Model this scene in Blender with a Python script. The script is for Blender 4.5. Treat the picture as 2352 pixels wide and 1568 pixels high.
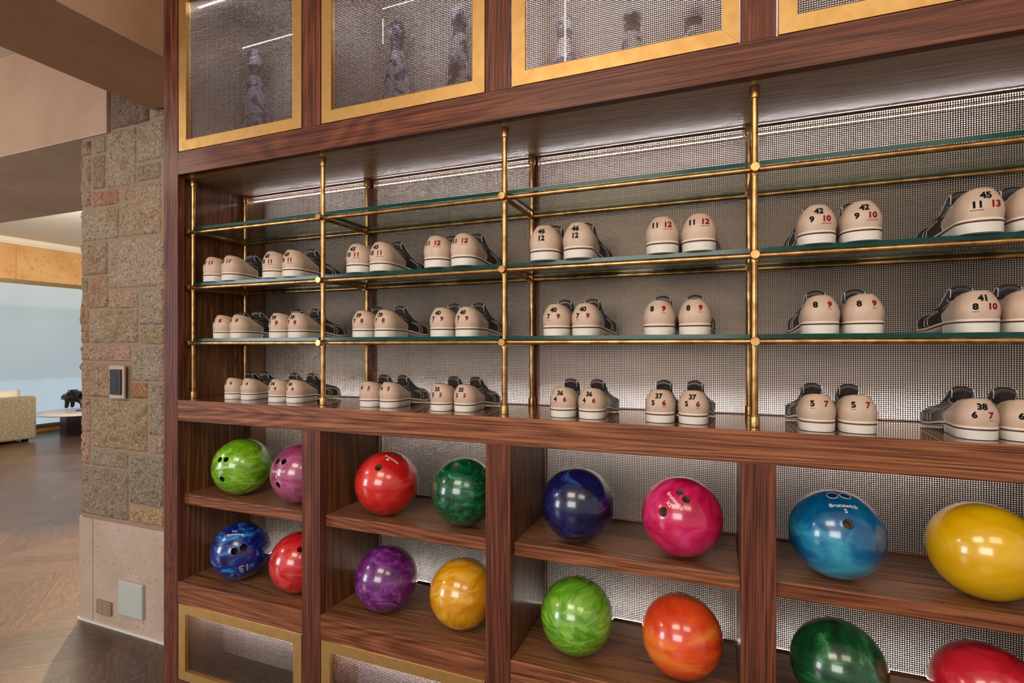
import bpy, bmesh, math, random
import numpy as np
from mathutils import Vector, Matrix, noise

for o in list(bpy.data.objects):
    bpy.data.objects.remove(o, do_unlink=True)
sc = bpy.context.scene
col = sc.collection
random.seed(7)
R = math.radians

# ------------------------------------------------------------------ camera
YAW = 0.37365
cam_d = bpy.data.cameras.new('camera'); cam = bpy.data.objects.new('camera', cam_d); col.objects.link(cam)
cam.location = (2.0260, -1.4119, 1.4227)
cam.rotation_euler = (R(90), 0, YAW)
cam_d.sensor_width = 36.0
cam_d.lens = 1198.5 / 2352 * 36
cam_d.shift_y = 11.0 / 2352
cam_d.clip_start = 0.02
sc.camera = cam

# ------------------------------------------------------------------ light and exposure
sc.view_settings.view_transform = 'Standard'
sc.view_settings.look = 'None'
sc.view_settings.exposure = 0.0
sc.view_settings.gamma = 1.0
sc.view_settings.use_curve_mapping = False
w = bpy.data.worlds.new('world'); sc.world = w; w.use_nodes = True
bg = w.node_tree.nodes['Background']
bg.inputs[0].default_value = (1.0, 0.93, 0.86, 1); bg.inputs[1].default_value = 0.45

def area(name, loc, target, size, size_y, power, color):
    d = bpy.data.lights.new(name, 'AREA'); d.shape = 'RECTANGLE'; d.size = size; d.size_y = size_y
    d.energy = power; d.color = color
    o = bpy.data.objects.new(name, d); col.objects.link(o); o.location = loc
    o.rotation_euler = (Vector(target) - Vector(loc)).to_track_quat('-Z', 'Y').to_euler()
    return o
area('left_fill', (-4.2, -4.6, 1.7), (0.9, 0.2, 1.4), 1.5, 2.0, 95, (0.86, 0.93, 1.0))  # unseen area light added left behind the camera, standing in for an assumed window
area('rear_fill', (1.2, -4.8, 2.2), (1.8, 0.2, 1.0), 2.2, 1.4, 75, (1.0, 0.95, 0.88))  # added unseen fill from behind the camera; its window is only assumed
area('ceiling_fill', (1.2, -1.9, 3.02), (1.2, 0.0, 0.9), 1.1, 1.1, 34, (1.0, 0.86, 0.68))  # unseen area light added overhead to brighten the unit
area('ceiling_fill_right', (2.9, -1.9, 3.02), (2.9, 0.0, 0.9), 1.1, 1.1, 22, (1.0, 0.86, 0.68))  # second added overhead fill, for the right-hand bays
area('assumed_cove_light', (-5.2, 1.27, 2.72), (-5.6, 3.0, 3.25), 5.5, 0.25, 400, (1.0, 0.95, 0.84))  # assumed source hidden behind the bulkhead, added to brighten the raised ceiling
area('living_room_fill', (-5.2, 3.4, 3.0), (-5.6, 3.2, 0.0), 2.0, 1.2, 55, (1.0, 0.88, 0.72))  # unseen area light added to brighten the living area
area('hall_fill', (-2.2, -1.6, 3.0), (-1.6, 0.3, 1.0), 0.6, 0.6, 16, (1.0, 0.86, 0.70))  # added overhead fill out of view, aimed at the stone pillar side
sd = bpy.data.lights.new('assumed_floor_spot', 'SPOT'); sd.energy = 600; sd.color = (1.0, 0.76, 0.48)  # assumed unseen spotlight, set in line with the pillar's shadow edge
sd.spot_size = R(62); sd.spot_blend = 0.5; sd.shadow_soft_size = 0.03
so = bpy.data.objects.new('assumed_floor_spot', sd); col.objects.link(so); so.location = (-2.70, 1.77, 2.98)
so.rotation_euler = (Vector((-1.55, 0.0, 0)) - so.location).to_track_quat('-Z', 'Y').to_euler()

# ------------------------------------------------------------------ measures (metres)
P = 0.694      # bay pitch
SW = 0.0788    # stile width
DB = 0.3366    # depth to the wire mesh at the back
ZFL = 0.0
ZC, ZCB = 0.510, 0.429        # cubby floor, underside of its rail
ZS, ZSB = 0.8425, 0.804       # middle cubby shelf
ZB, ZT = 1.134, 1.215         # ledge
ZF, ZD = 2.088, 2.174         # niche head, bottom of upper doors
DOORTOP = 2.797
ZCEIL = 3.07
XE = 4 * P + SW
LEV = (1.435, 1.655, 1.876)   # brass rail heights
YR, YBK = 0.0633, 0.3145      # front and back uprights

# ------------------------------------------------------------------ materials
def lin(c):
    c = c / 255.0
    return c / 12.92 if c <= 0.04045 else ((c + 0.055) / 1.055) ** 2.4
def rgb(r, g, b): return (lin(r), lin(g), lin(b), 1.0)

class NT:
    def __init__(s, name):
        s.m = bpy.data.materials.new(name); s.m.use_nodes = True
        s.t = s.m.node_tree; s.n = s.t.nodes; s.b = s.n['Principled BSDF']
    def node(s, typ, ins=None, **props):
        x = s.n.new(typ)
        for k, v in props.items(): setattr(x, k, v)
        for k, v in (ins or {}).items():
            if isinstance(v, bpy.types.NodeSocket): s.t.links.new(v, x.inputs[k])
            else: x.inputs[k].default_value = v
        return x
    def math(s, op, a, b=0.0):
        return s.node('ShaderNodeMath', {0: a, 1: b}, operation=op).outputs[0]
    def ramp(s, fac, stops, interp='LINEAR'):
        x = s.node('ShaderNodeValToRGB', {0: fac}); cr = x.color_ramp; cr.interpolation = interp
        while len(cr.elements) > 1: cr.elements.remove(cr.elements[-1])
        cr.elements[0].position = stops[0][0]; cr.elements[0].color = stops[0][1]
        for p, c in stops[1:]:
            e = cr.elements.new(p); e.color = c
        return x.outputs[0]
    def mix(s, mode, fac, a, b):
        x = s.n.new('ShaderNodeMix'); x.data_type = 'RGBA'; x.blend_type = mode
        for i, v in ((0, fac), (6, a), (7, b)):
            if isinstance(v, bpy.types.NodeSocket): s.t.links.new(v, x.inputs[i])
            else: x.inputs[i].default_value = v
        return x.outputs[2]
    def set(s, **kw):
        for k, v in kw.items():
            k = k.replace('_', ' ')
            if isinstance(v, bpy.types.NodeSocket): s.t.links.new(v, s.b.inputs[k])
            else: s.b.inputs[k].default_value = v
        return s
    def bump(s, h, strength=0.3, dist=0.002):
        x = s.node('ShaderNodeBump', {'Height': h, 'Strength': strength, 'Distance': dist})
        s.t.links.new(x.outputs[0], s.b.inputs['Normal'])
        return s
    def coords(s, rnd=True):
        tc = s.node('ShaderNodeTexCoord').outputs['Object']
        if not rnd: return tc
        oi = s.node('ShaderNodeObjectInfo').outputs['Random']
        sc_ = s.node('ShaderNodeVectorMath', {0: tc, 1: (0, 0, 0)}, operation='ADD')
        cx = s.node('ShaderNodeCombineXYZ', {0: s.math('MULTIPLY', oi, 7.3), 1: s.math('MULTIPLY', oi, 13.1), 2: s.math('MULTIPLY', oi, 5.7)})
        s.t.links.new(cx.outputs[0], sc_.inputs[1])
        return sc_.outputs[0]

def plain(name, c, rough=0.5, metal=0.0, **kw):
    n = NT(name); n.set(Base_Color=c, Roughness=rough, Metallic=metal, **kw); return n.m

def wood(name, axis, dark, mid, light, rough=0.46, coat=0.05, sc_=1.0, spec=0.25, cr_=0.12):
    n = NT(name); v = n.coords()
    a = [6.0 * sc_] * 3; a[axis] = 0.42 * sc_
    m1 = n.node('ShaderNodeMapping', {'Vector': v, 'Scale': tuple(a)}).outputs[0]
    n1 = n.node('ShaderNodeTexNoise', {'Vector': m1, 'Scale': 1.0, 'Detail': 2.0, 'Roughness': 0.45, 'Distortion': 0.5}).outputs[0]
    rings = n.math('FRACT', n.math('MULTIPLY', n1, 26.0))
    tri = n.math('ABSOLUTE', n.math('SUBTRACT', rings, 0.5))
    b = [420.0 * sc_] * 3; b[axis] = 5.0 * sc_
    m2 = n.node('ShaderNodeMapping', {'Vector': v, 'Scale': tuple(b)}).outputs[0]
    n2 = n.node('ShaderNodeTexNoise', {'Vector': m2, 'Scale': 1.0, 'Detail': 3.0, 'Roughness': 0.6}).outputs[0]
    c = [150.0 * sc_] * 3; c[axis] = 0.55 * sc_
    m3 = n.node('ShaderNodeMapping', {'Vector': v, 'Scale': tuple(c)}).outputs[0]
    n3 = n.node('ShaderNodeTexNoise', {'Vector': m3, 'Scale': 1.0, 'Detail': 4.0, 'Roughness': 0.6}).outputs[0]
    f = n.math('ADD', n.math('MULTIPLY', tri, 0.38), n.math('MULTIPLY', n3, 0.80))
    base = n.ramp(f, [(0.25, dark), (0.5, mid), (0.78, light)])
    pore = n.ramp(n2, [(0.40, (0.30, 0.26, 0.24, 1)), (0.52, (1, 1, 1, 1))])
    cc = n.mix('MULTIPLY', 0.8, base, pore)
    n.set(Base_Color=cc, Roughness=rough, Coat_Weight=coat, Coat_Roughness=cr_, Specular_IOR_Level=spec)
    n.bump(n2, 0.12, 0.001)
    return n.m

WD = (rgb(62, 29, 22), rgb(108, 58, 42), rgb(142, 84, 59))
walnut_x = wood('walnut_grain_across', 0, *WD)
walnut_z = wood('walnut_grain_up', 2, *WD)
walnut_gloss = wood('walnut_lacquered', 0, rgb(58, 30, 18), rgb(124, 74, 46), rgb(168, 110, 70), rough=0.26, coat=0.8, spec=0.5, cr_=0.06)
walnut_satin = wood('walnut_satin_head', 0, rgb(142, 112, 84), rgb(184, 152, 118), rgb(208, 180, 146), rough=0.38, coat=0.4, spec=0.5, cr_=0.20)
walnut_shelf = wood('walnut_shelf', 0, rgb(80, 46, 30), rgb(142, 94, 64), rgb(182, 132, 94), rough=0.34, coat=0.35, spec=0.45, cr_=0.20)
walnut_edge = wood('walnut_front_edge', 0, rgb(68, 34, 22), rgb(140, 82, 54), rgb(182, 120, 80))
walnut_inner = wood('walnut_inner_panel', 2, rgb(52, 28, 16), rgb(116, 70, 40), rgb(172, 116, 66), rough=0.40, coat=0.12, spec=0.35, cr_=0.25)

def brass(name, c1, c2, rough, met=1.0):
    n = NT(name); v = n.coords()
    nz = n.node('ShaderNodeTexNoise', {'Vector': v, 'Scale': 30.0, 'Detail': 3.0, 'Roughness': 0.5, 'Distortion': 0.2}).outputs[0]
    n.set(Base_Color=n.ramp(nz, [(0.35, c1), (0.62, c2)]), Metallic=met, Roughness=n.ramp(nz, [(0.3, (rough + .07,) * 3 + (1,)), (0.7, (rough,) * 3 + (1,))]))
    return n.m
brass_rod = brass('aged_brass', rgb(158, 114, 68), rgb(204, 162, 106), 0.28, 0.92)
brass_frame = brass('satin_brass_frame', rgb(196, 152, 90), rgb(203, 161, 100), 0.46, 0.80)
wire = plain('woven_wire', rgb(84, 70, 58), 0.40, 0.9)
white_back = plain('white_back_wall', (0.62, 0.57, 0.52, 1), 0.6)
inner_grey = plain('cabinet_lining', rgb(206, 200, 196), 0.5)
black_gap = plain('dark_recess', rgb(18, 12, 10), 0.8)

def emit(name, c, s):
    n = NT(name); n.set(Base_Color=(0.8, 0.8, 0.8, 1), Emission_Color=c, Emission_Strength=s); return n.m
led = emit('led_strip', (1.0, 0.95, 0.97, 1), 85.0)
led_low = emit('led_strip_warm', (1.0, 0.96, 0.92, 1), 58.0)
led_up = emit('led_strip_cool', (0.95, 0.92, 1.0, 1), 120.0)

def glass_mat():
    n = NT('clear_shelf_glass')
    out = n.n['Material Output']
    tr = n.node('ShaderNodeBsdfTransparent', {'Color': (0.90, 0.955, 0.94, 1)})
    gl = n.node('ShaderNodeBsdfGlossy', {'Color': (0.95, 1.0, 0.98, 1), 'Roughness': 0.02})
    bf = n.node('ShaderNodeNewGeometry').outputs['Backfacing']
    fr = n.node('ShaderNodeFresnel', {'IOR': n.math('ADD', 1.5, n.math('MULTIPLY', bf, 1 / 1.5 - 1.5))})
    mx = n.node('ShaderNodeMixShader', {0: fr.outputs[0], 1: tr.outputs[0], 2: gl.outputs[0]})
    n.t.links.new(mx.outputs[0], out.inputs[0]); return n.m
glass = glass_mat()
glass_edge = NT('green_glass_edge'); glass_edge.set(Base_Color=rgb(10, 62, 56), Roughness=0.15, Specular_IOR_Level=0.35)
glass_edge = glass_edge.m

# ------------------------------------------------------------------ mesh helpers
class MB:
    def __init__(s): s.v = []; s.f = []; s.mi = []; s.sm = []
    def add(s, vs, fs, mi=0, smooth=False):
        k = len(s.v); s.v.extend([tuple(map(float, p)) for p in vs])
        for f in fs: s.f.append(tuple(i + k for i in f)); s.mi.append(mi); s.sm.append(smooth)
    def box(s, x0, x1, y0, y1, z0, z1, mi=0):
        s.add([(x0, y0, z0), (x1, y0, z0), (x1, y1, z0), (x0, y1, z0), (x0, y0, z1), (x1, y0, z1), (x1, y1, z1), (x0, y1, z1)],
              [(0, 3, 2, 1), (4, 5, 6, 7), (0, 1, 5, 4), (1, 2, 6, 5), (2, 3, 7, 6), (3, 0, 4, 7)], mi)
    def bbox(s, x0, x1, y0, y1, z0, z1, b=0.002, mi=0):
        bm = bmesh.new()
        bmesh.ops.create_cube(bm, size=1.0)
        for v in bm.verts:
            v.co = Vector(((x0 + x1) / 2 + v.co.x * (x1 - x0), (y0 + y1) / 2 + v.co.y * (y1 - y0), (z0 + z1) / 2 + v.co.z * (z1 - z0)))
        bmesh.ops.bevel(bm, geom=list(bm.edges), offset=b, segments=2, affect='EDGES', profile=0.6)
        bm.verts.index_update()
        s.add([v.co[:] for v in bm.verts], [[v.index for v in f.verts] for f in bm.faces], mi)
        bm.free()
    def tube(s, pts, r, n=12, cap=True, mi=0, closed=False):
        pts = [Vector(p) for p in pts]; m = len(pts); rs = r if isinstance(r, (list, tuple)) else [r] * m
        base = len(s.v); prev = None; V = []
        for i, p in enumerate(pts):
            if closed: t = pts[(i + 1) % m] - pts[i - 1]
            else: t = pts[min(i + 1, m - 1)] - pts[max(i - 1, 0)]
            t.normalize()
            if prev is None: a = t.orthogonal().normalized()
            else:
                a = prev - t * prev.dot(t)
                a = a.normalized() if a.length > 1e-6 else t.orthogonal().normalized()
            prev = a; b = t.cross(a)
            for j in range(n):
                th = 2 * math.pi * j / n
                V.append(p + (a * math.cos(th) + b * math.sin(th)) * rs[i])
        F = []
        for i in range(m if closed else m - 1):
            i2 = (i + 1) % m
            for j in range(n):
                F.append((i * n + j, i * n + (j + 1) % n, i2 * n + (j + 1) % n, i2 * n + j))
        s.add(V, F, mi, True)
        if cap and not closed:
            s.add([V[j] for j in range(n)][::-1], [tuple(range(n))], mi)
            s.add([V[(m - 1) * n + j] for j in range(n)], [tuple(range(n))], mi)
    def lathe(s, prof, c=(0, 0, 0), n=32, mi=0):
        V = []
        for (r, z) in prof:
            for j in range(n):
                th = 2 * math.pi * j / n
                V.append((c[0] + r * math.cos(th), c[1] + r * math.sin(th), c[2] + z))
        F = []
        for i in range(len(prof) - 1):
            for j in range(n): F.append((i * n + j, i * n + (j + 1) % n, (i + 1) * n + (j + 1) % n, (i + 1) * n + j))
        s.add(V, F, mi, True)
    def grid(s, V, nu, nv, mi=0, closed_u=False, smooth=True):
        F = []
        for i in range(nu if closed_u else nu - 1):
            for j in range(nv - 1):
                a = i * nv + j; b = ((i + 1) % nu) * nv + j
                F.append((a, b, b + 1, a + 1))
        s.add(V, F, mi, smooth)
    def mesh(s, name, mats):
        me = bpy.data.meshes.new(name); me.from_pydata(s.v, [], s.f); me.update()
        for m in (mats if isinstance(mats, (list, tuple)) else [mats]): me.materials.append(m)
        me.polygons.foreach_set('material_index', s.mi); me.polygons.foreach_set('use_smooth', s.sm)
        me.update(); return me
    def build(s, name, mats, parent=None):
        return put(name, s.mesh(name, mats), parent)

def put(name, me, parent=None):
    o = bpy.data.objects.new(name, me); col.objects.link(o)
    if parent is not None:
        o.parent = parent
        o.matrix_parent_inverse = Matrix.Identity(4)
    return o
def empty(name, loc=(0, 0, 0), rz=0, scale=1.0):
    o = bpy.data.objects.new(name, None); col.objects.link(o); o.location = loc; o.rotation_euler = (0, 0, rz)
    o.scale = (scale,) * 3; o.empty_display_size = 0.05; return o
def tag(o, label=None, cat=None, group=None, kind=None):
    if label: o['label'] = label
    if cat: o['category'] = cat
    if group: o['group'] = group
    if kind: o['kind'] = kind
    return o
def wbox(name, m, parent, x0, x1, y0, y1, z0, z1, b=0.0012):
    q = MB(); q.bbox(x0, x1, y0, y1, z0, z1, b); o = q.build(name, m, parent)
    if isinstance(m, list):
        for p_ in o.data.polygons: p_.material_index = 1 if p_.normal.y < -0.5 else 0
    return o

PIT = 0.00562
def wires(name, parent, x0, x1, z0, z1, y, pitch=PIT):
    q = MB(); h = 0.00112
    n = int((x1 - x0) / pitch)
    for i in range(n + 1):
        x = x0 + (i + 0.5) * pitch
        if x < x1 - h: q.box(x - h, x + h, y, y + 0.0016, z0, z1)
    n = int((z1 - z0) / pitch)
    for i in range(n + 1):
        z = z0 + (i + 0.5) * pitch
        if z < z1 - h: q.box(x0, x1, y - 0.0016, y, z - h, z + h)
    return q.build(name, wire, parent)

# ------------------------------------------------------------------ the built-in wall unit
BAY = ('leftmost', 'second', 'third', 'rightmost')
ep = empty('end_panel', (0, 0, 0))
tag(ep, 'full-height dark walnut end panel of the built-in, beside the stone pillar', 'wood panel')
wbox('stile', walnut_z, ep, 0.0, SW, 0.0, 0.0273, 0.0, ZCEIL - 0.02)
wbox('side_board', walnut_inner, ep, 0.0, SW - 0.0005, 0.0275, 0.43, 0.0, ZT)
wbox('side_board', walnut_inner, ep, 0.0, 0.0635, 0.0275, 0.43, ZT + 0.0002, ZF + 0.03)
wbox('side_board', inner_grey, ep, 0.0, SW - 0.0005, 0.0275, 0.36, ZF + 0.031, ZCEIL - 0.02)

# upper cabinets with brass doors
def door_frame(parent, x0, x1, z0, z1, fw=0.040, y0=0.0, dep=0.02):
    q = MB()
    g = 0.0004
    for (a, b, c, d) in (((x0, z0), (x1, z0), (x1 - fw, z0 + fw), (x0 + fw, z0 + fw)),
                         ((x1, z0), (x1, z1), (x1 - fw, z1 - fw), (x1 - fw, z0 + fw)),
                         ((x1, z1), (x0, z1), (x0 + fw, z1 - fw), (x1 - fw, z1 - fw)),
                         ((x0, z1), (x0, z0), (x0 + fw, z0 + fw), (x0 + fw, z1 - fw))):
        cx = (a[0] + b[0] + c[0] + d[0]) / 4; cz = (a[1] + b[1] + c[1] + d[1]) / 4
        pts = [(p[0] + (cx - p[0]) * g * 2, p[1] + (cz - p[1]) * g * 2) for p in (a, b, c, d)]
        V = [(p[0], y0, p[1]) for p in pts] + [(p[0], y0 + dep, p[1]) for p in pts]
        q.add(V, [(0, 1, 2, 3), (7, 6, 5, 4), (0, 4, 5, 1), (1, 5, 6, 2), (2, 6, 7, 3), (3, 7, 4, 0)])
    return q.build('frame', brass_frame, parent)

for k in range(4):
    x0 = k * P; xa = x0 + SW; xb = x0 + P
    c = empty('upper_cabinet', (0, 0, 0))
    tag(c, 'walnut upper cabinet with brass-framed wire mesh door, %s of the row of four' % BAY[k], 'cabinet', 'upper mesh-door cabinets')
    for xs in ([x0] if k else []) + ([xb] if k == 3 else []):
        wbox('stile', walnut_z, c, xs, xs + SW, 0.0, 0.06, ZD + 0.0005, ZCEIL - 0.02)
        wbox('divider', inner_grey, c, xs + 0.001, xs + SW - 0.001, 0.0604, 0.36, ZD + 0.0005, ZCEIL - 0.02)
    wbox('bottom_board', inner_grey, c, xa + 0.001 if k else SW, xb - 0.001, 0.028, 0.36, ZD - 0.03, ZD - 0.004)
    wbox('back_board', inner_grey, c, xa - 0.01, xb - 0.001, 0.361, 0.372, ZD - 0.03, ZCEIL - 0.02)
    wbox('top_rail', walnut_x, c, xa, xb, 0.0, 0.025, DOORTOP + 0.005, ZCEIL - 0.02)
    wbox('top_board', inner_grey, c, xa, xb, 0.028, 0.36, DOORTOP + 0.03, DOORTOP + 0.045)
    d = door_frame(c, xa + 0.0055, xb - 0.0035, ZD + 0.003, DOORTOP); d.name = 'door'
    wires('wire_mesh', d, xa + 0.0055 + 0.036, xb - 0.0035 - 0.036, ZD + 0.039, DOORTOP - 0.036, 0.0165, 0.0054)
    q = MB()
    q.box(xa + 0.05, xb - 0.02, 0.045, 0.051, 2.752, 2.757)
    q.box(x0 + 0.185, xb - 0.005, 0.206, 0.210, 2.666, 2.671)
    q.build('light_strip', led_up, c)
    if k in (1, 2):
        q = MB()
        q.box(x0 + 0.185, x0 + 0.188, 0.206, 0.210, 2.54 if k == 1 else ZD, 2.63)
        q.build('light_strip', led_up, c)

# niche
ni = empty('display_niche', (0, 0, 0))
tag(ni, 'long open walnut shoe niche backed with lit wire mesh under the upper cabinets', 'display niche')
wbox('fascia', walnut_x, ni, SW, XE, -0.0005, 0.0275, ZF, ZD)
wbox('head_board', walnut_satin, ni, 0.0637, XE, 0.0280, DB + 0.09, ZF + 0.001, ZF + 0.02, 0.0006)
for k in range(4):
    xl = 0.064 if k == 0 else k * P + 0.053
    wires('wire_mesh', ni, xl, (k + 1) * P + 0.028, ZT + 0.002, ZF - 0.004, DB)
    q = MB(); q.box(max(xl, SW) + 0.005, (k + 1) * P + 0.02, 0.354, 0.3565, ZF - 0.016, ZF - 0.0135)
    q.build('light_strip', led, ni)
    q = MB(); q.box(max(xl, SW) + 0.005, (k + 1) * P + 0.02, 0.375, 0.381, ZT - 0.02, ZT - 0.014)
    q.build('light_strip', led_low, ni)
    if k < 3:
        wbox('mesh_batten', walnut_z, ni, (k + 1) * P + 0.0285, (k + 1) * P + 0.0525, DB - 0.004, DB + 0.02, ZT + 0.001, ZF - 0.001)
q = MB(); q.box(0.0637, XE, DB - 0.005, DB + 0.004, ZF - 0.004, ZF + 0.0005); q.box(SW, XE, DB - 0.005, DB + 0.004, ZT + 0.0003, ZT + 0.0025)
q.build('mesh_rail', walnut_x, ni)
q = MB(); q.box(SW, XE, 0.428, 0.44, 0.02, ZF + 0.02); q.build('back_wall', white_back, ni)

# ledge
lg = MB(); lg.bbox(SW + 0.0003, XE, -0.0005, 0.345, ZB, ZT, 0.002)
lg = lg.build('wooden_ledge', [walnut_gloss, walnut_edge])
for p_ in lg.data.polygons: p_.material_index = 1 if p_.normal.y < -0.5 else 0
tag(lg, 'long walnut ledge running under the bottom row of bowling shoes', 'ledge')

# ball cubbies
for k in range(4):
    x0 = k * P; xa = x0 + SW; xb = x0 + P
    c = empty('ball_cubby', (0, 0, 0))
    tag(c, 'two-tier open walnut cubby holding bowling balls, %s of the four' % BAY[k], 'cubby', 'open ball cubbies')
    if k:
        wbox('stile', walnut_z, c, x0, xa, 0.0, 0.0273, 0.0, ZB)
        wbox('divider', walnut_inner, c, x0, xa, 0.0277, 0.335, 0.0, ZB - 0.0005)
    if k == 3:
        wbox('stile', walnut_z, c, xb, xb + SW, 0.0, 0.0273, 0.0, ZB)
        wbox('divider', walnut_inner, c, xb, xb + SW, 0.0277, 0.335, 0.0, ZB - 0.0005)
    wbox('shelf', [walnut_shelf, walnut_edge], c, xa + 0.0005, xb - 0.0005, 0.0273, 0.333, ZSB, ZS, 0.002)
    wbox('floor_board', [walnut_shelf, walnut_edge], c, xa + 0.0005, xb - 0.0005, -0.0003, 0.350, ZCB, ZC, 0.002)
    wires('wire_mesh', c, x0 + SW + 0.0065, (k + 1) * P - 0.001, ZC + 0.002, ZB - 0.002, DB)
    q = MB(); q.box(xa + 0.001, xb, DB - 0.004, DB + 0.004, ZC, ZC + 0.005); q.box(xa + 0.001, xb, DB - 0.004, DB + 0.004, ZS, ZS + 0.005)
    q.box(xa + 0.0005, xa + 0.006, DB - 0.002, DB + 0.004, ZC, ZB); q.build('mesh_rail', walnut_x, c)
    q = MB(); q.box(xa + 0.01, xb - 0.01, 0.352, 0.357, ZB + 0.010, ZB + 0.016)
    q.build('light_strip', led_low, c)
    q = MB(); q.box(xa + 0.035, xb - 0.035, 0.375, 0.381, ZC - 0.02, ZC - 0.014)
    q.build('light_strip', led_low, c)

# base cabinets
for k in range(2):
    x0 = k * P; xa = x0 + SW; xb = x0 + P
    c = empty('base_cabinet', (0, 0, 0))
    tag(c, 'low cabinet with brass-framed mesh door below the cubbies, %s one' % ('leftmost' if k == 0 else 'second, partly cropped'), 'cabinet', 'low mesh-door cabinets')
    d = door_frame(c, xa + 0.004, xb - 0.0035, 0.134, ZCB - 0.003, fw=0.036); d.name = 'door'
    wires('wire_mesh', d, xa + 0.038, xb - 0.037, 0.168, ZCB - 0.037, 0.0165, 0.0054)
    wbox('bottom_rail', walnut_x, c, xa + 0.0005, xb - 0.0005, 0.0, 0.025, 0.03, 0.130)
    wbox('back_board', inner_grey, c, xa + 0.0005, xb - 0.0005, 0.20, 0.21, 0.13, ZCB - 0.001)
    q = MB(); q.box(xa + 0.02, xb - 0.02, 0.06, 0.075, ZCB - 0.010, ZCB - 0.004); q.build('light_strip', led_up, c)  # assumed strip, added to light the mesh from inside

# ------------------------------------------------------------------ brass rack and glass
rk = empty('brass_shelf_rack', (0, 0, 0))
tag(rk, 'brass pipe rack of posts and rails holding the glass shoe shelves', 'shelf rack')
def cyl(q, a, b, r, n=20): q.tube([a, b], r, n)
XU = [0.080, 1.0515 * P, 2.0515 * P, 3.0500 * P, 4.0506 * P]
XB = [0.0755, 1.0500 * P, 2.0520 * P, 3.0500 * P, 4.0506 * P]
for k in range(5):
    for (X, Y) in ((XU[k], YR), (XB[k], YBK)):
        q = MB(); cyl(q, (X, Y, ZT + 0.001), (X, Y, ZF), 0.0083, 20); u = q.build('post', brass_rod, rk)
        for z0, z1 in ((ZT + 0.0005, ZT + 0.028), (ZF - 0.030, ZF - 0.0005)):
            q = MB(); q.lathe([(0.0083, z0), (0.0116, z0), (0.0118, z0 + 0.001), (0.0118, z1 - 0.001), (0.0113, z1), (0.0083, z1)], (X, Y, 0), 24)
            q.build('collar', brass_rod, u)
    for z in LEV:
        q = MB(); cyl(q, (XU[k], 0.040, z), (XB[k], YBK + 0.010, z), 0.0078); cb = q.build('cross_bar', brass_rod, rk)
        q = MB()
        cyl(q, (XB[k], 0.292, z), (XB[k], YBK + 0.012, z), 0.0108); q.build('back_sleeve', brass_rod, cb)
        q = MB(); cyl(q, (XU[k], 0.0395, z), (XU[k], 0.088, z), 0.0108)
        q.tube([(XU[k], 0.0362, z), (XU[k], 0.0372, z), (XU[k], 0.0405, z)], [0.0105, 0.0117, 0.0117], 28)
        cyl(q, (XU[k], YR, z - 0.017), (XU[k], YR, z + 0.012), 0.0102)
        q.build('fitting', brass_rod, cb)
for k in range(4):
    for z in LEV:
        q = MB(); cyl(q, (XU[k] + 0.006, YR, z), (XU[k + 1] - 0.006, YR, z), 0.0072); q.build('rail', brass_rod, rk)
        q = MB(); cyl(q, (XB[k] + 0.006, YBK, z), (XB[k + 1] - 0.006, YBK, z), 0.0072); q.build('rail', brass_rod, rk)
GT = 0.011
for li, z in enumerate(LEV):
    for k in range(4):
        q = MB(); a, b = XU[k] + 0.0125, XU[k + 1] - 0.0125; y0, y1 = 0.0545, YBK + 0.008; z0 = z + 0.0074; z1 = z0 + GT
        V = [(a, y0, z0), (b, y0, z0), (b, y1, z0), (a, y1, z0), (a, y0, z1), (b, y0, z1), (b, y1, z1), (a, y1, z1)]
        q.add(V, [(0, 3, 2, 1), (4, 5, 6, 7)], 0); q.add(V, [(0, 1, 5, 4), (1, 2, 6, 5), (2, 3, 7, 6), (3, 0, 4, 7)], 1)
        o = q.build('glass_shelf', [glass, glass_edge])
        what = ('carrying shoes, lower of three', 'carrying shoes, middle of three', 'empty, topmost of three')[li]
        tag(o, 'green-edged glass shelf %s in the %s bay' % (what, BAY[k]), 'glass shelf', 'glass shelves on the brass rack')

# ------------------------------------------------------------------ shoes
L0 = 0.28
def smooth(a, b, x): t = np.clip((x - a) / (b - a), 0, 1); return t * t * (3 - 2 * t)
def halfw(t):
    w_ = np.interp(t, [0, .1, .2, .4, .55, .68, .8, .9, 1.0], [.0400, .0405, .0390, .0355, .0405, .0455, .0430, .0360, .030])
    ch = np.where(t < .16, np.power(np.clip(1 - np.power(np.clip((.16 - t) / .16, 0, 1), 2.3), 0, 1), 1 / 2.3), 1)
    ct = np.where(t > .80, np.power(np.clip(1 - np.power(np.clip((t - .80) / .20, 0, 1), 2.2), 0, 1), 1 / 2.2), 1)
    return w_ * ch * ct
def bend(t, side): return side * (-0.010) * smooth(.45, 1.0, t) + side * 0.004 * smooth(.0, .5, t) * (1 - smooth(.5, 1.0, t))
def zsole(t):   # top of the welt
    return np.interp(t, [0, .38, .50, .66, .80, .92, 1.0], [.0300, .0292, .0245, .0150, .0130, .0165, .0215])
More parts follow.
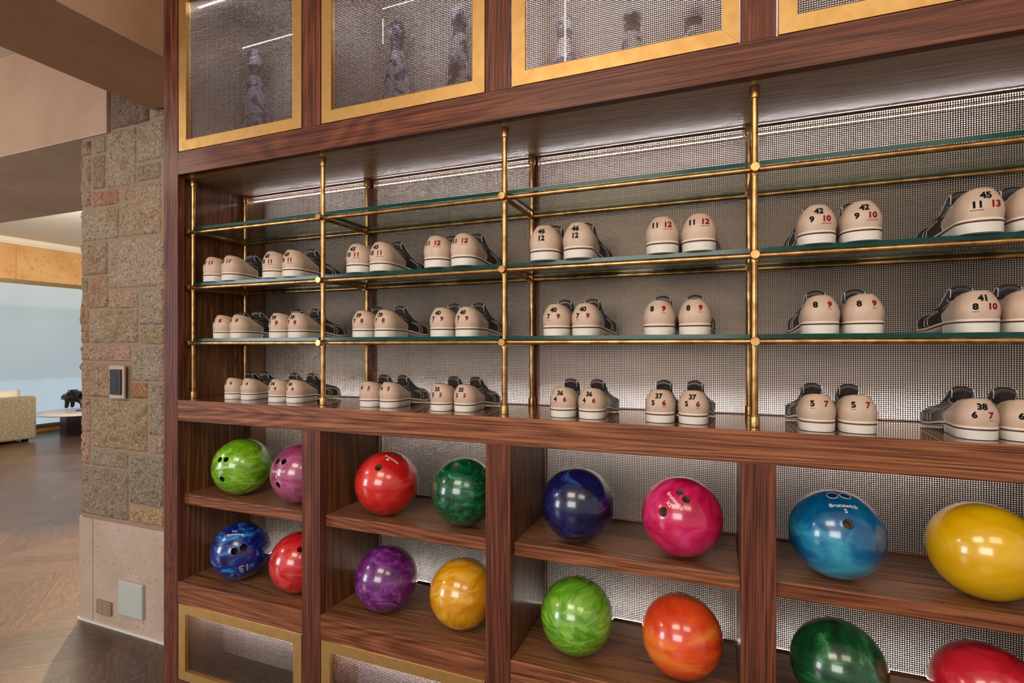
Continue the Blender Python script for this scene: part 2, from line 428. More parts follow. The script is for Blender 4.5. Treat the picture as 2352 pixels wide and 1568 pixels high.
def P0(phi, s, side):
    phi = np.asarray(phi, float); s = np.asarray(s, float)
    wy = (1 - np.cos(phi)) / 2; sg = np.sign(np.sin(phi))
    ox = sg * halfw(wy) + bend(wy, side); oy = wy * L0; oz = zsole(wy)
    cy = .013 + .122 * wy; cx = .0300 * np.sign(np.sin(phi)) * np.abs(np.sin(phi)) ** .72 + bend(cy / L0, side)
    cz = .0955 - .0030 * smooth(.0, .12, wy) - .0130 * smooth(.12, .52, wy) + .010 * smooth(.6, 1.0, wy)
    hh = np.interp(s, [0, .15, .35, .55, .75, .9, 1], [0, -.12, -.18, -.05, .28, .66, 1])
    hs = np.interp(s, [0, .15, .35, .55, .75, .9, 1], [0, -.22, -.30, .05, .45, .78, 1])
    ht = np.interp(s, [0, .12, .25, .4, .6, .8, 1], [0, .015, .07, .22, .52, .78, 1])
    vt = np.interp(s, [0, .12, .25, .4, .6, .8, 1], [0, .17, .33, .47, .63, .80, 1])
    a = smooth(.0, .45, wy) ; b = smooth(.55, .95, wy)
    h = hh * (1 - a) + hs * a; h = h * (1 - b) + ht * b
    v = s * (1 - b) + vt * b
    return np.stack([ox + (cx - ox) * h, oy + (cy - oy) * h, oz + (cz - oz) * v], -1)
def N0(phi, s, side):
    e = 1e-3
    du = P0(phi + e, s, side) - P0(phi - e, s, side); dv = P0(phi, np.clip(s + e, 0, 1), side) - P0(phi, np.clip(s - e, 0, 1), side)
    n = np.cross(du, dv); n /= (np.linalg.norm(n, axis=-1, keepdims=True) + 1e-12); return n
def phib(s): return R(80) - R(6) * np.sin(np.pi * np.clip(s, 0, 1)) - R(12) * smooth(.35, 1.0, s)

beige_n = NT('beige_leather'); _v = beige_n.coords(False)
_z = beige_n.node('ShaderNodeTexNoise', {'Vector': _v, 'Scale': 420.0, 'Detail': 3.0}).outputs[0]
_z2 = beige_n.node('ShaderNodeTexNoise', {'Vector': _v, 'Scale': 18.0, 'Detail': 3.0}).outputs[0]
beige_n.set(Base_Color=beige_n.ramp(_z2, [(0.3, rgb(186, 158, 138)), (0.7, rgb(206, 180, 162))]), Roughness=0.42); beige_n.bump(_z, 0.15, 0.0006)
beige = beige_n.m
dk = NT('dark_brown_leather'); _v = dk.coords(False)
_z = dk.node('ShaderNodeTexNoise', {'Vector': _v, 'Scale': 160.0, 'Detail': 4.0}).outputs[0]
dk.set(Base_Color=dk.ramp(_z, [(0.3, rgb(40, 32, 32)), (0.7, rgb(66, 54, 52))]), Roughness=0.36); dk.bump(_z, 0.2, 0.0008)
dark_leather = dk.m
lining_m = plain('black_lining', rgb(22, 21, 22), 0.55)
rubber = plain('off_white_rubber', rgb(216, 210, 200), 0.5)
welt_m = plain('cream_welt', rgb(220, 208, 190), 0.5)
stripe_m = plain('maroon_stripe', rgb(84, 26, 26), 0.5)
piping_m = plain('pale_stitching', rgb(186, 184, 182), 0.6)
grey_suede = plain('grey_tongue_lining', rgb(150, 148, 138), 0.7)
ink_black = plain('black_print', rgb(10, 10, 12), 0.8, 0.0, Specular_IOR_Level=0.15)
ink_red = plain('red_print', rgb(130, 12, 22), 0.8, 0.0, Specular_IOR_Level=0.15)
seam_m = plain('beige_stitch', rgb(150, 122, 98), 0.7)

def shoe_meshes(side):
    out = {}
    ns = 15; S = np.linspace(0, 1, ns)
    # heel counter, laid 1.4 mm over the upper
    nc = 27; q = MB(); V = []
    for i in range(nc):
        f = -1 + 2 * i / (nc - 1)
        ph = f * phib(S); p = P0(ph, S, side) + N0(ph, S, side) * (0.0015 if 0 < i < nc - 1 else 0.0)
        V += list(p)
    q.grid(V, nc, ns); out['heel_counter'] = q.mesh('heel_counter', beige)
    q = MB(); nu = 40; V = []
    for i in range(nu):
        f = i / (nu - 1); lo = phib(S) - R(6); ph = lo + (2 * np.pi - 2 * lo) * f
        V += list(P0(ph, S, side))
    q.grid(V, nu, ns); out['upper'] = q.mesh('upper', dark_leather)
    # lining
    q = MB(); n = 40; PH = np.linspace(0, 2 * np.pi, n, endpoint=False); top = P0(PH, np.ones(n), side)
    cen = np.array([0, .080, 0]); V = []
    for (sx, dz) in ((1.0, 0.001), (.93, .0015), (.86, -.004), (.90, -.03), (.86, -.052), (.4, -.055), (.02, -.055)):
        for p in top:
            c_ = cen + np.array([bend(.3, side), 0, 0]); r_ = p.copy(); r_[:2] = c_[:2] + (p[:2] - c_[:2]) * sx; r_[2] = max(p[2] + dz, .026); V.append(r_)
    V = [V[j * n + i] for i in range(n) for j in range(7)]
    q.grid(V, n, 7, closed_u=True); q.tube([tuple(p + np.array([0, 0, -.0008])) for p in top], .0021, 8, closed=True)
    out['lining'] = q.mesh('lining', lining_m)
    # welt
    n = 56; PH = np.linspace(0, 2 * np.pi, n, endpoint=False); wy = (1 - np.cos(PH)) / 2
    O = P0(PH, np.zeros(n), side)
    nr = np.stack([O[:, 0] - bend(wy, side), (O[:, 1] - L0 * .5) * .35, 0 * wy], -1); nr /= np.linalg.norm(nr, axis=1)[:, None] + 1e-9
    def ring(off, dz, flat=None):
        r_ = O + nr * off; r_ = r_.copy(); r_[:, 2] = (zsole(wy) + dz) if flat is None else flat; return r_
    def shell(name, rings, mat, closed_top=True):
        q = MB(); m = len(rings); V = [rings[j][i] for i in range(n) for j in range(m)]
        q.grid(V, n, m, closed_u=True, smooth=True); out[name] = q.mesh(name, mat)
    shell('welt', [ring(-.012, .0006), ring(.0020, .0006), ring(.0034, -.0004), ring(.0034, -.0042), ring(.0026, -.0052), ring(-.012, -.0052)], welt_m)
    # heel block, under the rear
    q = MB(); ts = np.linspace(0, .44, 22); rows = []
    ys = 0.44 * (1 - np.cos(np.linspace(0, np.pi / 2, 40)))
    yo = lambda t: t * L0 - .0024 * float(1 - smooth(0, .12, t)); ww_ = lambda t: float(halfw(t)) + .0022 * float(smooth(0, .03, t))
    left = [(-ww_(t) + bend(t, side), yo(t)) for t in ys][::-1]; right = [(ww_(t) + bend(t, side), yo(t)) for t in ys[1:]]
    loop = left + right[0:]
    m = len(loop)
    for (z, sh, fy) in ((.0, -.0012, .94), (.0010, -.0002, .95), (.0200, 0, 1.0), (.0228, 0, 1.0)):
        for (x, y) in loop:
            t = y / L0; yy = y * (fy if y > .1 else 1)
            rows.append((x * (1 + sh / .04), yy, z))
    F = []
    for j in range(3):
        for i in range(m): F.append((j * m + i, j * m + (i + 1) % m, (j + 1) * m + (i + 1) % m, (j + 1) * m + i))
    q.add(rows, F, 0, True); q.add(rows[:m][::-1], [tuple(range(m))]); q.add(rows[3 * m:], [tuple(range(m))])
    out['heel_block'] = q.mesh('heel_block', rubber)
    # maroon stripe between block and welt, running forward along the sole edge
    q = MB(); V = []
    for t in ys * (0.62 / .44): pass
    n2 = 44; PH2 = np.linspace(-R(122), R(122), n2); w2 = (1 - np.cos(PH2)) / 2
    for i in range(n2):
        t = w2[i]; x = np.sign(np.sin(PH2[i])) * halfw(t) + bend(t, side); b_ = np.array([x, t * L0, zsole(t)])
        nn = np.array([x - bend(t, side), (t * L0 - L0 * .5) * .35, 0]); nn /= np.linalg.norm(nn) + 1e-9
        th = .0025 * (1 - smooth(.55, .76, t)) + .0006
        V += [b_ + nn * .0020 + np.array([0, 0, -.0048]), b_ + nn * .0039 + np.array([0, 0, -.0050]), b_ + nn * .0039 + np.array([0, 0, -.0050 - th]), b_ + nn * .0020 + np.array([0, 0, -.0052 - th])]
    q.grid(V, n2, 4); out['sole_stripe'] = q.mesh('sole_stripe', stripe_m)
    # forefoot sole
    q = MB(); T = np.linspace(.38, 1.0, 22); V = []
    for t in T:
        hw = halfw(t) + .0015; zt = float(zsole(t)) - .0050; zb_ = max(zt - .0055, 0.0005) if t < .93 else zt - .004
        for (a_, z) in ((-1, zt), (-1, zb_), (-.5, zb_), (.5, zb_), (1, zb_), (1, zt)): V.append((a_ * hw + bend(t, side), t * L0, z))
    q.grid(V, 22, 6); out['sole'] = q.mesh('sole', welt_m)
    # stitching
    q = MB()
    def line(ph, s, off=.0019, r=.00095):
        p = P0(ph, s, side) + N0(ph, s, side) * off; q.tube([tuple(a) for a in p], r, 5)
    Sx = np.linspace(.0, .985, 18)
    for sg in (1, -1):
        line(sg * phib(Sx), Sx, .0012, .0011)
        for d_, s0, s1 in ((R(24), .05, .58), (R(29), .05, .56), (R(52), .03, .56), (R(22), .66, .97)):
            Sd = np.linspace(s0, s1, 12); line(sg * (phib(Sd) + d_ * (1 - .12 * Sd)), Sd, .0006)
        for s_ in (.50, .42):
            f = np.linspace(R(24), R(66), 12); line(sg * (phib(s_) + f), np.full(12, s_) - .25 * smooth(0, 1, np.linspace(-.3, 1, 12)) + .12, .0006)
    for s_ in (.30, .36, .56):
        f = np.linspace(R(150 if s_ < .5 else 148), R(210 if s_ < .5 else 212), 20); line(f, np.full(20, s_), .0006)
    f = np.linspace(phib(.99) + R(2), 2 * np.pi - phib(.99) - R(2), 24); line(f, np.full(24, .955), .0006)
    out['stitching'] = q.mesh('stitching', piping_m)
    q = MB()
    for j in range(30):
        a_ = -phib(.95) * .93 + 2 * phib(.95) * .93 * j / 29; ph = np.array([a_ - .018, a_ + .018]); p = P0(ph, np.array([.955, .955]), side) + N0(ph, np.array([.955, .955]), side) * .0018
        q.tube([tuple(a) for a in p], .0006, 4)
    out['counter_stitches'] = q.mesh('counter_stitches', seam_m)
    # tongue folded up and forward over the vamp
    q = MB(); path = [(.47, .062), (.455, .085), (.43, .103), (.415, .112), (.425, .1185), (.45, .1185), (.485, .112), (.53, .101), (.58, .0895), (.63, .0795), (.68, .0715)]
    wd = [.017, .019, .021, .022, .0225, .0235, .024, .024, .0235, .023, .021]; V = []; m = 7
    for (ty, z), ww in zip(path, wd):
        for j in range(m):
            f = -1 + 2 * j / (m - 1); V.append((f * ww + bend(ty, side), ty * L0 - .002 * f * f, z - .009 * f * f))
    V = [np.array(a) for a in V]; q.grid(V, len(path), m, 0)
    V2 = [a - np.array([0, 0.0022 if i // m < 4 else 0, .0022 if i // m >= 4 else 0]) for i, a in enumerate(V)]
    q.grid(V2[:m * 6], 6, m, 0); q.grid(V2[m * 5:], len(path) - 5, m, 1)
    out['tongue'] = q.mesh('tongue', [dark_leather, grey_suede])
    q = MB()
    edge = [V[i * m] for i in range(len(path))] + [V[(len(path) - 1) * m + j] for j in range(1, m)] + [V[i * m + m - 1] for i in range(len(path) - 2, -1, -1)]
    q.tube([tuple(a) for a in edge], .0016, 6); out['tongue_binding'] = q.mesh('tongue_binding', piping_m)
    return out
SH = {1: shoe_meshes(1), -1: shoe_meshes(-1)}

def text_mesh(txt, size, bold=0.0, align='CENTER'):
    cu = bpy.data.curves.new('t', 'FONT'); cu.body = txt; cu.size = size; cu.align_x = align; cu.align_y = 'CENTER'; cu.offset = bold; cu.resolution_u = 3
    o = bpy.data.objects.new('t', cu); col.objects.link(o)
    dg = bpy.context.evaluated_depsgraph_get(); me = bpy.data.meshes.new_from_object(o.evaluated_get(dg))
    v = [tuple(p.co) for p in me.vertices]; f = [tuple(p.vertices) for p in me.polygons]
    bpy.data.objects.remove(o, do_unlink=True); bpy.data.curves.remove(cu); bpy.data.meshes.remove(me)
    # face the reader
    return v, f
def outline_text(txt, size, wdt):
    v, f = text_mesh(txt, size); cnt = {}
    for a in f:
        for i in range(len(a)):
            e = (a[i], a[(i + 1) % len(a)]); k_ = (min(e), max(e)); cnt[k_] = cnt.get(k_, 0) + 1
    V = []; F = []
    for (a, b), c_ in cnt.items():
        if c_ != 1: continue
        p, q_ = Vector(v[a][:2]), Vector(v[b][:2]); d_ = (q_ - p)
        if d_.length < 1e-7: continue
        nrm = Vector((-d_.y, d_.x)).normalized() * wdt; ex = d_.normalized() * wdt * .5
        ns_ = max(1, int(d_.length / .002)); a0 = p - ex; a1 = q_ + ex
        for i_ in range(ns_):
            u0 = a0.lerp(a1, i_ / ns_); u1 = a0.lerp(a1, (i_ + 1) / ns_); k_ = len(V)
            V += [(*(u0 - nrm), 0), (*(u1 - nrm), 0), (*(u1 + nrm), 0), (*(u0 + nrm), 0)]; F.append((k_, k_ + 1, k_ + 2, k_ + 3))
    return V, F

TC = {}
def heel_map(pts, side):
    pts = np.array(pts); x = pts[:, 0]; z = pts[:, 1]
    ph = np.arcsin(np.clip(x / .042, -.9, .9)) * .55; s = np.clip((z - .03) / .0655, .02, .98)
    for _ in range(25):
        p = P0(ph, s, side); e = 1e-4
        pu = (P0(ph + e, s, side) - p) / e; pv = (P0(ph, s + e, side) - p) / e
        rx = x - p[:, 0]; rz = z - p[:, 2]; det = pu[:, 0] * pv[:, 2] - pv[:, 0] * pu[:, 2]; det = np.where(abs(det) < 1e-7, 1e-7, det)
        ph = ph + np.clip((rx * pv[:, 2] - rz * pv[:, 0]) / det, -.2, .2) * .8
        s = np.clip(s + np.clip((pu[:, 0] * rz - pu[:, 2] * rx) / det, -.1, .1) * .8, 0.01, .99)
    return P0(ph, s, side) + N0(ph, s, side) * .0021
def print_mesh(code, side):
    if (code, side) in TC: return TC[(code, side)]
    top, lf, rt, ul = code; res = MB()
    items = []
    zt, z2 = (.0765, .0575) if top else (0, .071)
    if top: items.append((top, 0.0, zt, 0))
    if lf and rt: items += [(lf, -.0150, z2, 0), (rt, .0150, z2, 1)]
    elif lf: items.append((lf, 0.0, z2, 0))
    for (t, cx, cz, mi) in items:
        if t not in TC: TC[t] = text_mesh(t, .0190, .00085)
        v, f = TC[t]; pts = [(cx + p[0], cz + p[1]) for p in v]
        res.add(heel_map(pts, side), f, mi)
    def under(cx, n_, mi):
        hw = .0052 * n_; xs = np.linspace(cx - hw, cx + hw, 7); z = z2 - .0105
        pts = [(a, z) for a in xs] + [(a, z - .0011) for a in xs]
        res.add(heel_map(pts, side), [(i, i + 1, i + 8, i + 7) for i in range(6)], mi)
    if 'l' in ul: under(-.0150, len(lf), 0)
    if 'r' in ul: under(.0150, len(rt), 1)
    TC[(code, side)] = res.mesh('number_print', [ink_black, ink_red]); return TC[(code, side)]

SZ = lambda eu: 1 + (eu - 42) * .0160
rows = {
 'ledge': (ZT + 0.0012, [(('', '3', '4', ''), 33, .240, .322, .088, .090), (('34', '3', '4', 'r'), 34, .495, .573, .062, .068),
           (('', '4', '5', 'r'), 35, .908, .987, .064, .066), (('35', '3', '5', 'l'), 35, 1.193, 1.276, .055, .060),
           (('36', '4', '6', 'l'), 36, 1.602, 1.688, .052, .050), (('37', '5', '6', 'r'), 37, 1.880, 1.966, .047, .050),
           (('', '5', '7', 'l'), 38, 2.258, 2.344, .036, .038), (('38', '6', '7', 'r'), 38, 2.572, 2.656, .038, .044)]),
 'mid': (LEV[0] + 0.0192, [(('', '6', '8', ''), 38, .217, .305, .058, .058), (('39', '7', '8', 'r'), 39, .505, .593, .058, .058),
           (('39', '7', '8', 'r'), 39, .885, .973, .058, .058), (('40', '7', '9', 'l'), 40, 1.194, 1.283, .058, .058),
           (('40', '7', '9', 'l'), 40, 1.580, 1.668, .058, .058), (('', '8', '9', 'r'), 41, 1.877, 1.971, .056, .056),
           (('', '8', '9', 'r'), 41, 2.268, 2.360, .056, .056), (('41', '8', '10', 'l'), 41, 2.581, 2.673, .056, .056)]),
 'top': (LEV[1] + 0.0192, [(('', '10', '11', ''), 42, .187, .282, .040, .040), (('43', '10', '11', 'r'), 43, .492, .585, .040, .040),
           (('43', '10', '11', 'r'), 43, .875, .969, .040, .040), (('', '11', '12', 'r'), 45, 1.186, 1.282, .036, .036),
           (('46', '12', '', ''), 46, 1.552, 1.653, .030, .030), (('', '11', '12', 'r'), 44, 1.888, 1.982, .038, .038),
           (('42', '9', '10', 'r'), 42, 2.258, 2.352, .042, .042), (('45', '11', '13', 'l'), 45, 2.578, 2.678, .036, .036)]),
}
WH = {'ledge': 'wooden ledge', 'mid': 'lower glass', 'top': 'middle glass'}
for rn, (z, prs) in rows.items():
    for i, (code, eu, xa, xb, ya, yb) in enumerate(prs):
        for j, (x, y) in enumerate(((xa, ya), (xb, yb))):
            side = 1 if j == 0 else -1; s = SZ(eu)
            rt_ = empty('bowling_shoe', (x, y, z), R(random.uniform(-1.5, 1.5)) + (R(1.5) if j == 0 else R(-1.5)), s)
            nums = ' '.join(c_ for c_ in code[:3] if c_)
            tag(rt_, '%s beige bowling shoe of %s pair marked %s, %s, %s bay' % ('left' if j == 0 else 'right', 'left' if i % 2 == 0 else 'right', nums, WH[rn], BAY[i // 2]), 'shoe', 'bowling shoes in the niche')
            hc = None
            for nm, me in SH[side].items():
                if nm in ('counter_stitches', 'tongue_binding'): continue
                o = put(nm, me, rt_)
                if nm == 'heel_counter': o['label'] = 'beige leather heel counter'; hc = o
                if nm == 'tongue': tg = o
            put('seam', SH[side]['counter_stitches'], hc); put('binding', SH[side]['tongue_binding'], tg)
            o = put('number_print', print_mesh(code, side), hc)

# ------------------------------------------------------------------ bowling balls
BR = 0.1080
def ball_mat(name, cols, scale=5.0, dist=2.2, rough=0.12, contrast=(0.3, 0.5, 0.7), seed=0.0):
    n = NT(name); tc = n.node('ShaderNodeTexCoord').outputs['Object']
    v = n.node('ShaderNodeMapping', {'Vector': tc, 'Location': (seed, seed * 1.7, -seed), 'Rotation': (seed, .6, seed * .5), 'Scale': (1.0, 1.0, 1.9)}).outputs[0]
    n0 = n.node('ShaderNodeTexNoise', {'Vector': v, 'Scale': scale * 1.2, 'Detail': 2.0}).outputs[1]
    vm = n.node('ShaderNodeVectorMath', {0: n0, 1: (0.5, 0.5, 0.5)}, operation='SUBTRACT').outputs[0]
    vs = n.node('ShaderNodeVectorMath', {0: vm, 'Scale': 0.22}, operation='SCALE').outputs[0]
    va = n.node('ShaderNodeVectorMath', {0: v, 1: vs}, operation='ADD').outputs[0]
    nz = n.node('ShaderNodeTexNoise', {'Vector': va, 'Scale': scale * 1.6, 'Detail': 6.0, 'Roughness': 0.58, 'Distortion': dist}).outputs[0]
    cr = n.ramp(nz, [(contrast[0], cols[0]), (contrast[1], cols[1]), (contrast[2], cols[2])])
    n.set(Base_Color=cr, Roughness=rough + .12, Coat_Weight=1.0, Coat_Roughness=0.10, Specular_IOR_Level=0.5, Metallic=0.0)
    return n.m
hole_m = plain('hole_dark', rgb(40, 26, 20), 0.6)
hole_tan = plain('hole_insert', rgb(120, 92, 70), 0.6)
print_w = plain('white_print', rgb(232, 230, 222), 0.5)
def ball(cx, cy, z, mat, label, holes=(), hr=.0105, text=None, hm=None, tilt=0.0, **kw):
    bm = bmesh.new(); bmesh.ops.create_uvsphere(bm, u_segments=72, v_segments=48, radius=BR)
    me = bpy.data.meshes.new('bowling_ball'); bm.to_mesh(me); bm.free()
    me.materials.append(mat); me.materials.append(hm or hole_m)
    o = bpy.data.objects.new('bowling_ball', me); col.objects.link(o); o.location = (cx, cy, z + BR + .0012)
    tag(o, label, 'bowling ball', 'bowling balls in the cubbies')
    if holes:
        q = MB()
        for i, h in enumerate(holes):
            d_ = Vector(h).normalized(); rr = hr * (1.15 if i == 2 else 1.0)
            q.tube([d_ * (BR - .035), d_ * (BR - .0035), d_ * (BR - .0012), d_ * (BR + .01)], [rr, rr, rr + .0012, rr + .008], 28)
        cm = q.mesh('cut', [mat]); co = bpy.data.objects.new('cut', cm); col.objects.link(co); co.location = o.location
        md = o.modifiers.new('b', 'BOOLEAN'); md.object = co; md.operation = 'DIFFERENCE'; md.solver = 'EXACT'
        dg = bpy.context.evaluated_depsgraph_get(); nm = bpy.data.meshes.new_from_object(o.evaluated_get(dg))
        o.modifiers.clear(); o.data = nm; bpy.data.objects.remove(co, do_unlink=True)
        me = nm
        while len(me.materials) > 2: me.materials.pop()
        for p in me.polygons: p.material_index = 1 if p.center.length < BR * .983 else 0
    me.polygons.foreach_set('use_smooth', [True] * len(me.polygons))
    me.set_sharp_from_angle(angle=R(35))
    for (txt, n_, rt_, size, mode) in (text or ()):
        n_ = Vector(n_).normalized(); e = Vector(rt_) - n_ * Vector(rt_).dot(n_) if mode != 'dir' else Vector(rt_)
        e = (Vector(rt_) - n_); e = (e - n_ * e.dot(n_)).normalized(); up = n_.cross(e)
        v, f = outline_text(txt, size, .0006) if mode == 'outline' else text_mesh(txt, size, .00015)
        q = MB(); V = [((n_ * BR + e * p[0] + up * p[1]).normalized() * (BR + .0004)) for p in v]
        q.add(V, f); q.build('printed_text', print_w, o)
    for (c_, r_) in kw.get('rings', ()):
        n_ = Vector(c_).normalized(); a = n_.orthogonal().normalized(); b = n_.cross(a)
        q = MB(); q.tube([(n_ * BR + (a * math.cos(t) + b * math.sin(t)) * r_).normalized() * (BR + .0001) for t in [i * math.pi / 20 for i in range(40)]], .0007, 6, closed=True)
        q.build('finger_ring', print_w, o)
        q = MB(); V = [(n_ * BR).normalized() * (BR + .0003)] + [(n_ * BR + (a * math.cos(t) + b * math.sin(t)) * r_ * .96).normalized() * (BR + .0003) for t in [i * math.pi / 20 for i in range(40)]]
        q.add(V, [(0, i + 1, (i + 1) % 40 + 1) for i in range(40)]); q.build('finger_plug', plug_m, o)
    return o
plug_m = plain('dark_blue_plug', rgb(10, 40, 80), 0.3)
B_lime = ball_mat('lime_swirl', (rgb(70, 120, 10), rgb(112, 172, 26), rgb(168, 214, 84)), 6, 1.6, seed=1.0)
B_mauve = ball_mat('mauve_swirl', (rgb(128, 44, 84), rgb(160, 70, 112), rgb(192, 108, 146)), 5, 1.4, seed=2.0)
B_red = ball_mat('red_swirl', (rgb(160, 12, 16), rgb(200, 28, 30), rgb(224, 66, 58)), 3.5, 1.2, seed=3.0)
B_green = ball_mat('emerald_swirl', (rgb(2, 52, 30), rgb(6, 92, 58), rgb(52, 168, 112)), 5.5, 3.2, contrast=(.38, .56, .74), seed=4.0)
B_navy = ball_mat('navy_swirl', (rgb(8, 10, 44), rgb(18, 24, 86), rgb(60, 96, 150)), 3.6, 2.0, contrast=(.42, .58, .70), seed=5.0)
B_mag = ball_mat('magenta_swirl', (rgb(160, 8, 50), rgb(202, 22, 84), rgb(230, 70, 140)), 3.0, 1.6, seed=6.0)
B_teal = ball_mat('teal_blue_swirl', (rgb(0, 56, 100), rgb(0, 98, 150), rgb(56, 160, 190)), 3.2, 1.6, seed=7.0)
B_yel = ball_mat('yellow_plain', (rgb(206, 146, 0), rgb(226, 176, 6), rgb(238, 198, 40)), 2.2, .8, seed=8.0)
B_blue = ball_mat('royal_blue_swirl', (rgb(8, 14, 84), rgb(14, 44, 142), rgb(46, 164, 226)), 4.2, 2.6, contrast=(.42, .56, .68), seed=9.0)
B_crim = ball_mat('crimson_swirl', (rgb(176, 16, 24), rgb(204, 34, 40), rgb(226, 84, 80)), 4.6, 2.0, seed=10.0)
B_purp = ball_mat('purple_swirl', (rgb(66, 14, 74), rgb(110, 36, 120), rgb(162, 92, 172)), 3.8, 3.4, contrast=(.35, .54, .74), seed=11.0)
B_amb = ball_mat('amber_swirl', (rgb(196, 122, 4), rgb(222, 154, 20), rgb(238, 190, 80)), 4.2, 2.4, seed=12.0)
B_grn2 = ball_mat('leaf_green_swirl', (rgb(58, 112, 14), rgb(98, 158, 32), rgb(160, 206, 88)), 4.4, 3.0, seed=13.0)
B_org = ball_mat('orange_swirl', (rgb(204, 44, 22), rgb(232, 84, 34), rgb(246, 150, 56)), 2.6, 1.4, seed=14.0)
B_dgr = ball_mat('dark_green_swirl', (rgb(8, 48, 26), rgb(20, 86, 46), rgb(92, 160, 104)), 3.6, 3.2, contrast=(.38, .56, .76), seed=15.0)
B_red2 = ball_mat('rose_red_swirl', (rgb(168, 14, 32), rgb(204, 36, 52), rgb(236, 128, 134)), 3.0, 3.0, contrast=(.38, .56, .76), seed=16.0)
Z1, Z2 = ZS, ZC
ball(.2901, .1110, Z1, B_lime, 'lime green swirled bowling ball with three holes and white print, upper left cubby', [(-.027, -.906, .423), (.222, -.872, .436), (.143, -.96, -.242)], .0085,
     [('Brunswick', (.159, -.973, .167), (.434, -.878, .2), .0150, ''), ('XS', (.139, -.99, .004), (.42, -.89, .04), .0150, '')])
ball(.5858, .1110, Z1, B_mauve, 'dusty mauve bowling ball with white print, beside the lime green ball', [(-.251, -.799, .547), (.038, -.827, .561), (-.067, -.978, -.196)], .0095,
     [('Brunswick', (-.062, -.965, .255), (.192, -.943, .273), .0150, ''), ('S', (-.111, -.99, .086), (.15, -.97, .10), .0150, '')])
ball(.9653, .1100, Z1, B_red, 'bright red bowling ball with a thumb hole, upper shelf of second cubby', [(.369, .057, .928), (.594, .008, .804), (.19, -.72, .668)], .0105,
     [('Brunswick', (.403, -.324, .856), (.616, -.312, .723), .0140, ''), ('M', (.318, -.432, .844), (.53, -.42, .72), .0140, '')], hm=hole_tan)
ball(1.2626, .1100, Z1, B_green, 'emerald green bowling ball with pale streaks, right on upper shelf of second cubby', [(-.064, -.461, .885)], .0115, hm=hole_tan)
ball(1.6397, .1100, Z1, B_navy, 'dark navy bowling ball with pale blue flecks, upper shelf of third cubby')
ball(1.9356, .1100, Z1, B_mag, 'magenta pink bowling ball with tilted white print and three holes', [(-.002, -.61, .792), (.156, -.74, .655), (-.386, -.867, .316)], .0100,
     [('Brunswick', (-.11, -.793, .599), (.086, -.906, .414), .0150, ''), ('XS', (-.248, -.824, .508), (-.05, -.94, .32), .0150, '')], hm=hole_tan)
ball(2.3063, .1100, Z1, B_teal, 'teal blue bowling ball with white print and two outlined finger circles', [(.075, -.864, .498)], .0108,
     [('Brunswick', (.035, -.58, .814), (.349, -.525, .776), .0150, ''), ('S', (.063, -.687, .724), (.36, -.63, .69), .0150, '')], hm=hole_tan,
     rings=[((-.128, -.289, .949), .0120), ((.132, -.257, .957), .0120)])
ball(2.6007, .1110, Z1, B_yel, 'plain yellow bowling ball at the right edge of the upper cubby shelf')
ball(.2795, .1160, Z2, B_blue, 'royal blue marbled bowling ball with an upside-down outlined 15', [(.551, -.774, .312), (.732, -.555, .395)], .0115,
     [('Brunswick', (.32, -.54, .779), (-.167, -.714, .68), .0150, ''), ('XXL', (.195, -.468, .862), (-.29, -.65, .76), .0110, ''),
      ('15', (.77, -.554, -.317), (.624, -.712, -.322), .0400, 'outline'), ('B R U N S W I C K', (.605, -.333, -.723), (.438, -.515, -.737), .0060, '')])
ball(.5767, .1150, Z2, B_crim, 'crimson red marbled bowling ball below the mauve one', [(.513, -.53, .675)], .0100, hm=plain('red_hole', rgb(150, 20, 26), .4))
ball(.9591, .1150, Z2, B_purp, 'purple swirled bowling ball on the lower level of the second cubby')
ball(1.255, .1150, Z2, B_amb, 'amber yellow bowling ball with tiny print near its underside, lower second cubby',
     text=[('BRUNSWICK', (.133, -.685, -.717), (.333, -.527, -.782), .0080, '')])
ball(1.6365, .1130, Z2, B_grn2, 'leaf green streaked bowling ball with a hole on top, below the navy ball', [(.048, .188, .981)], .0105)
ball(1.9352, .1130, Z2, B_org, 'orange bowling ball with flame-like marbling and a hole on top', [(-.132, .314, .94)], .0120, hm=plain('orange_hole', rgb(190, 40, 20), .4))
ball(2.3112, .1150, Z2, B_dgr, 'dark bottle-green marbled bowling ball cut by the bottom of the picture')
ball(2.6088, .1190, Z2, B_red2, 'rose red bowling ball with pale swirl in the bottom right corner')

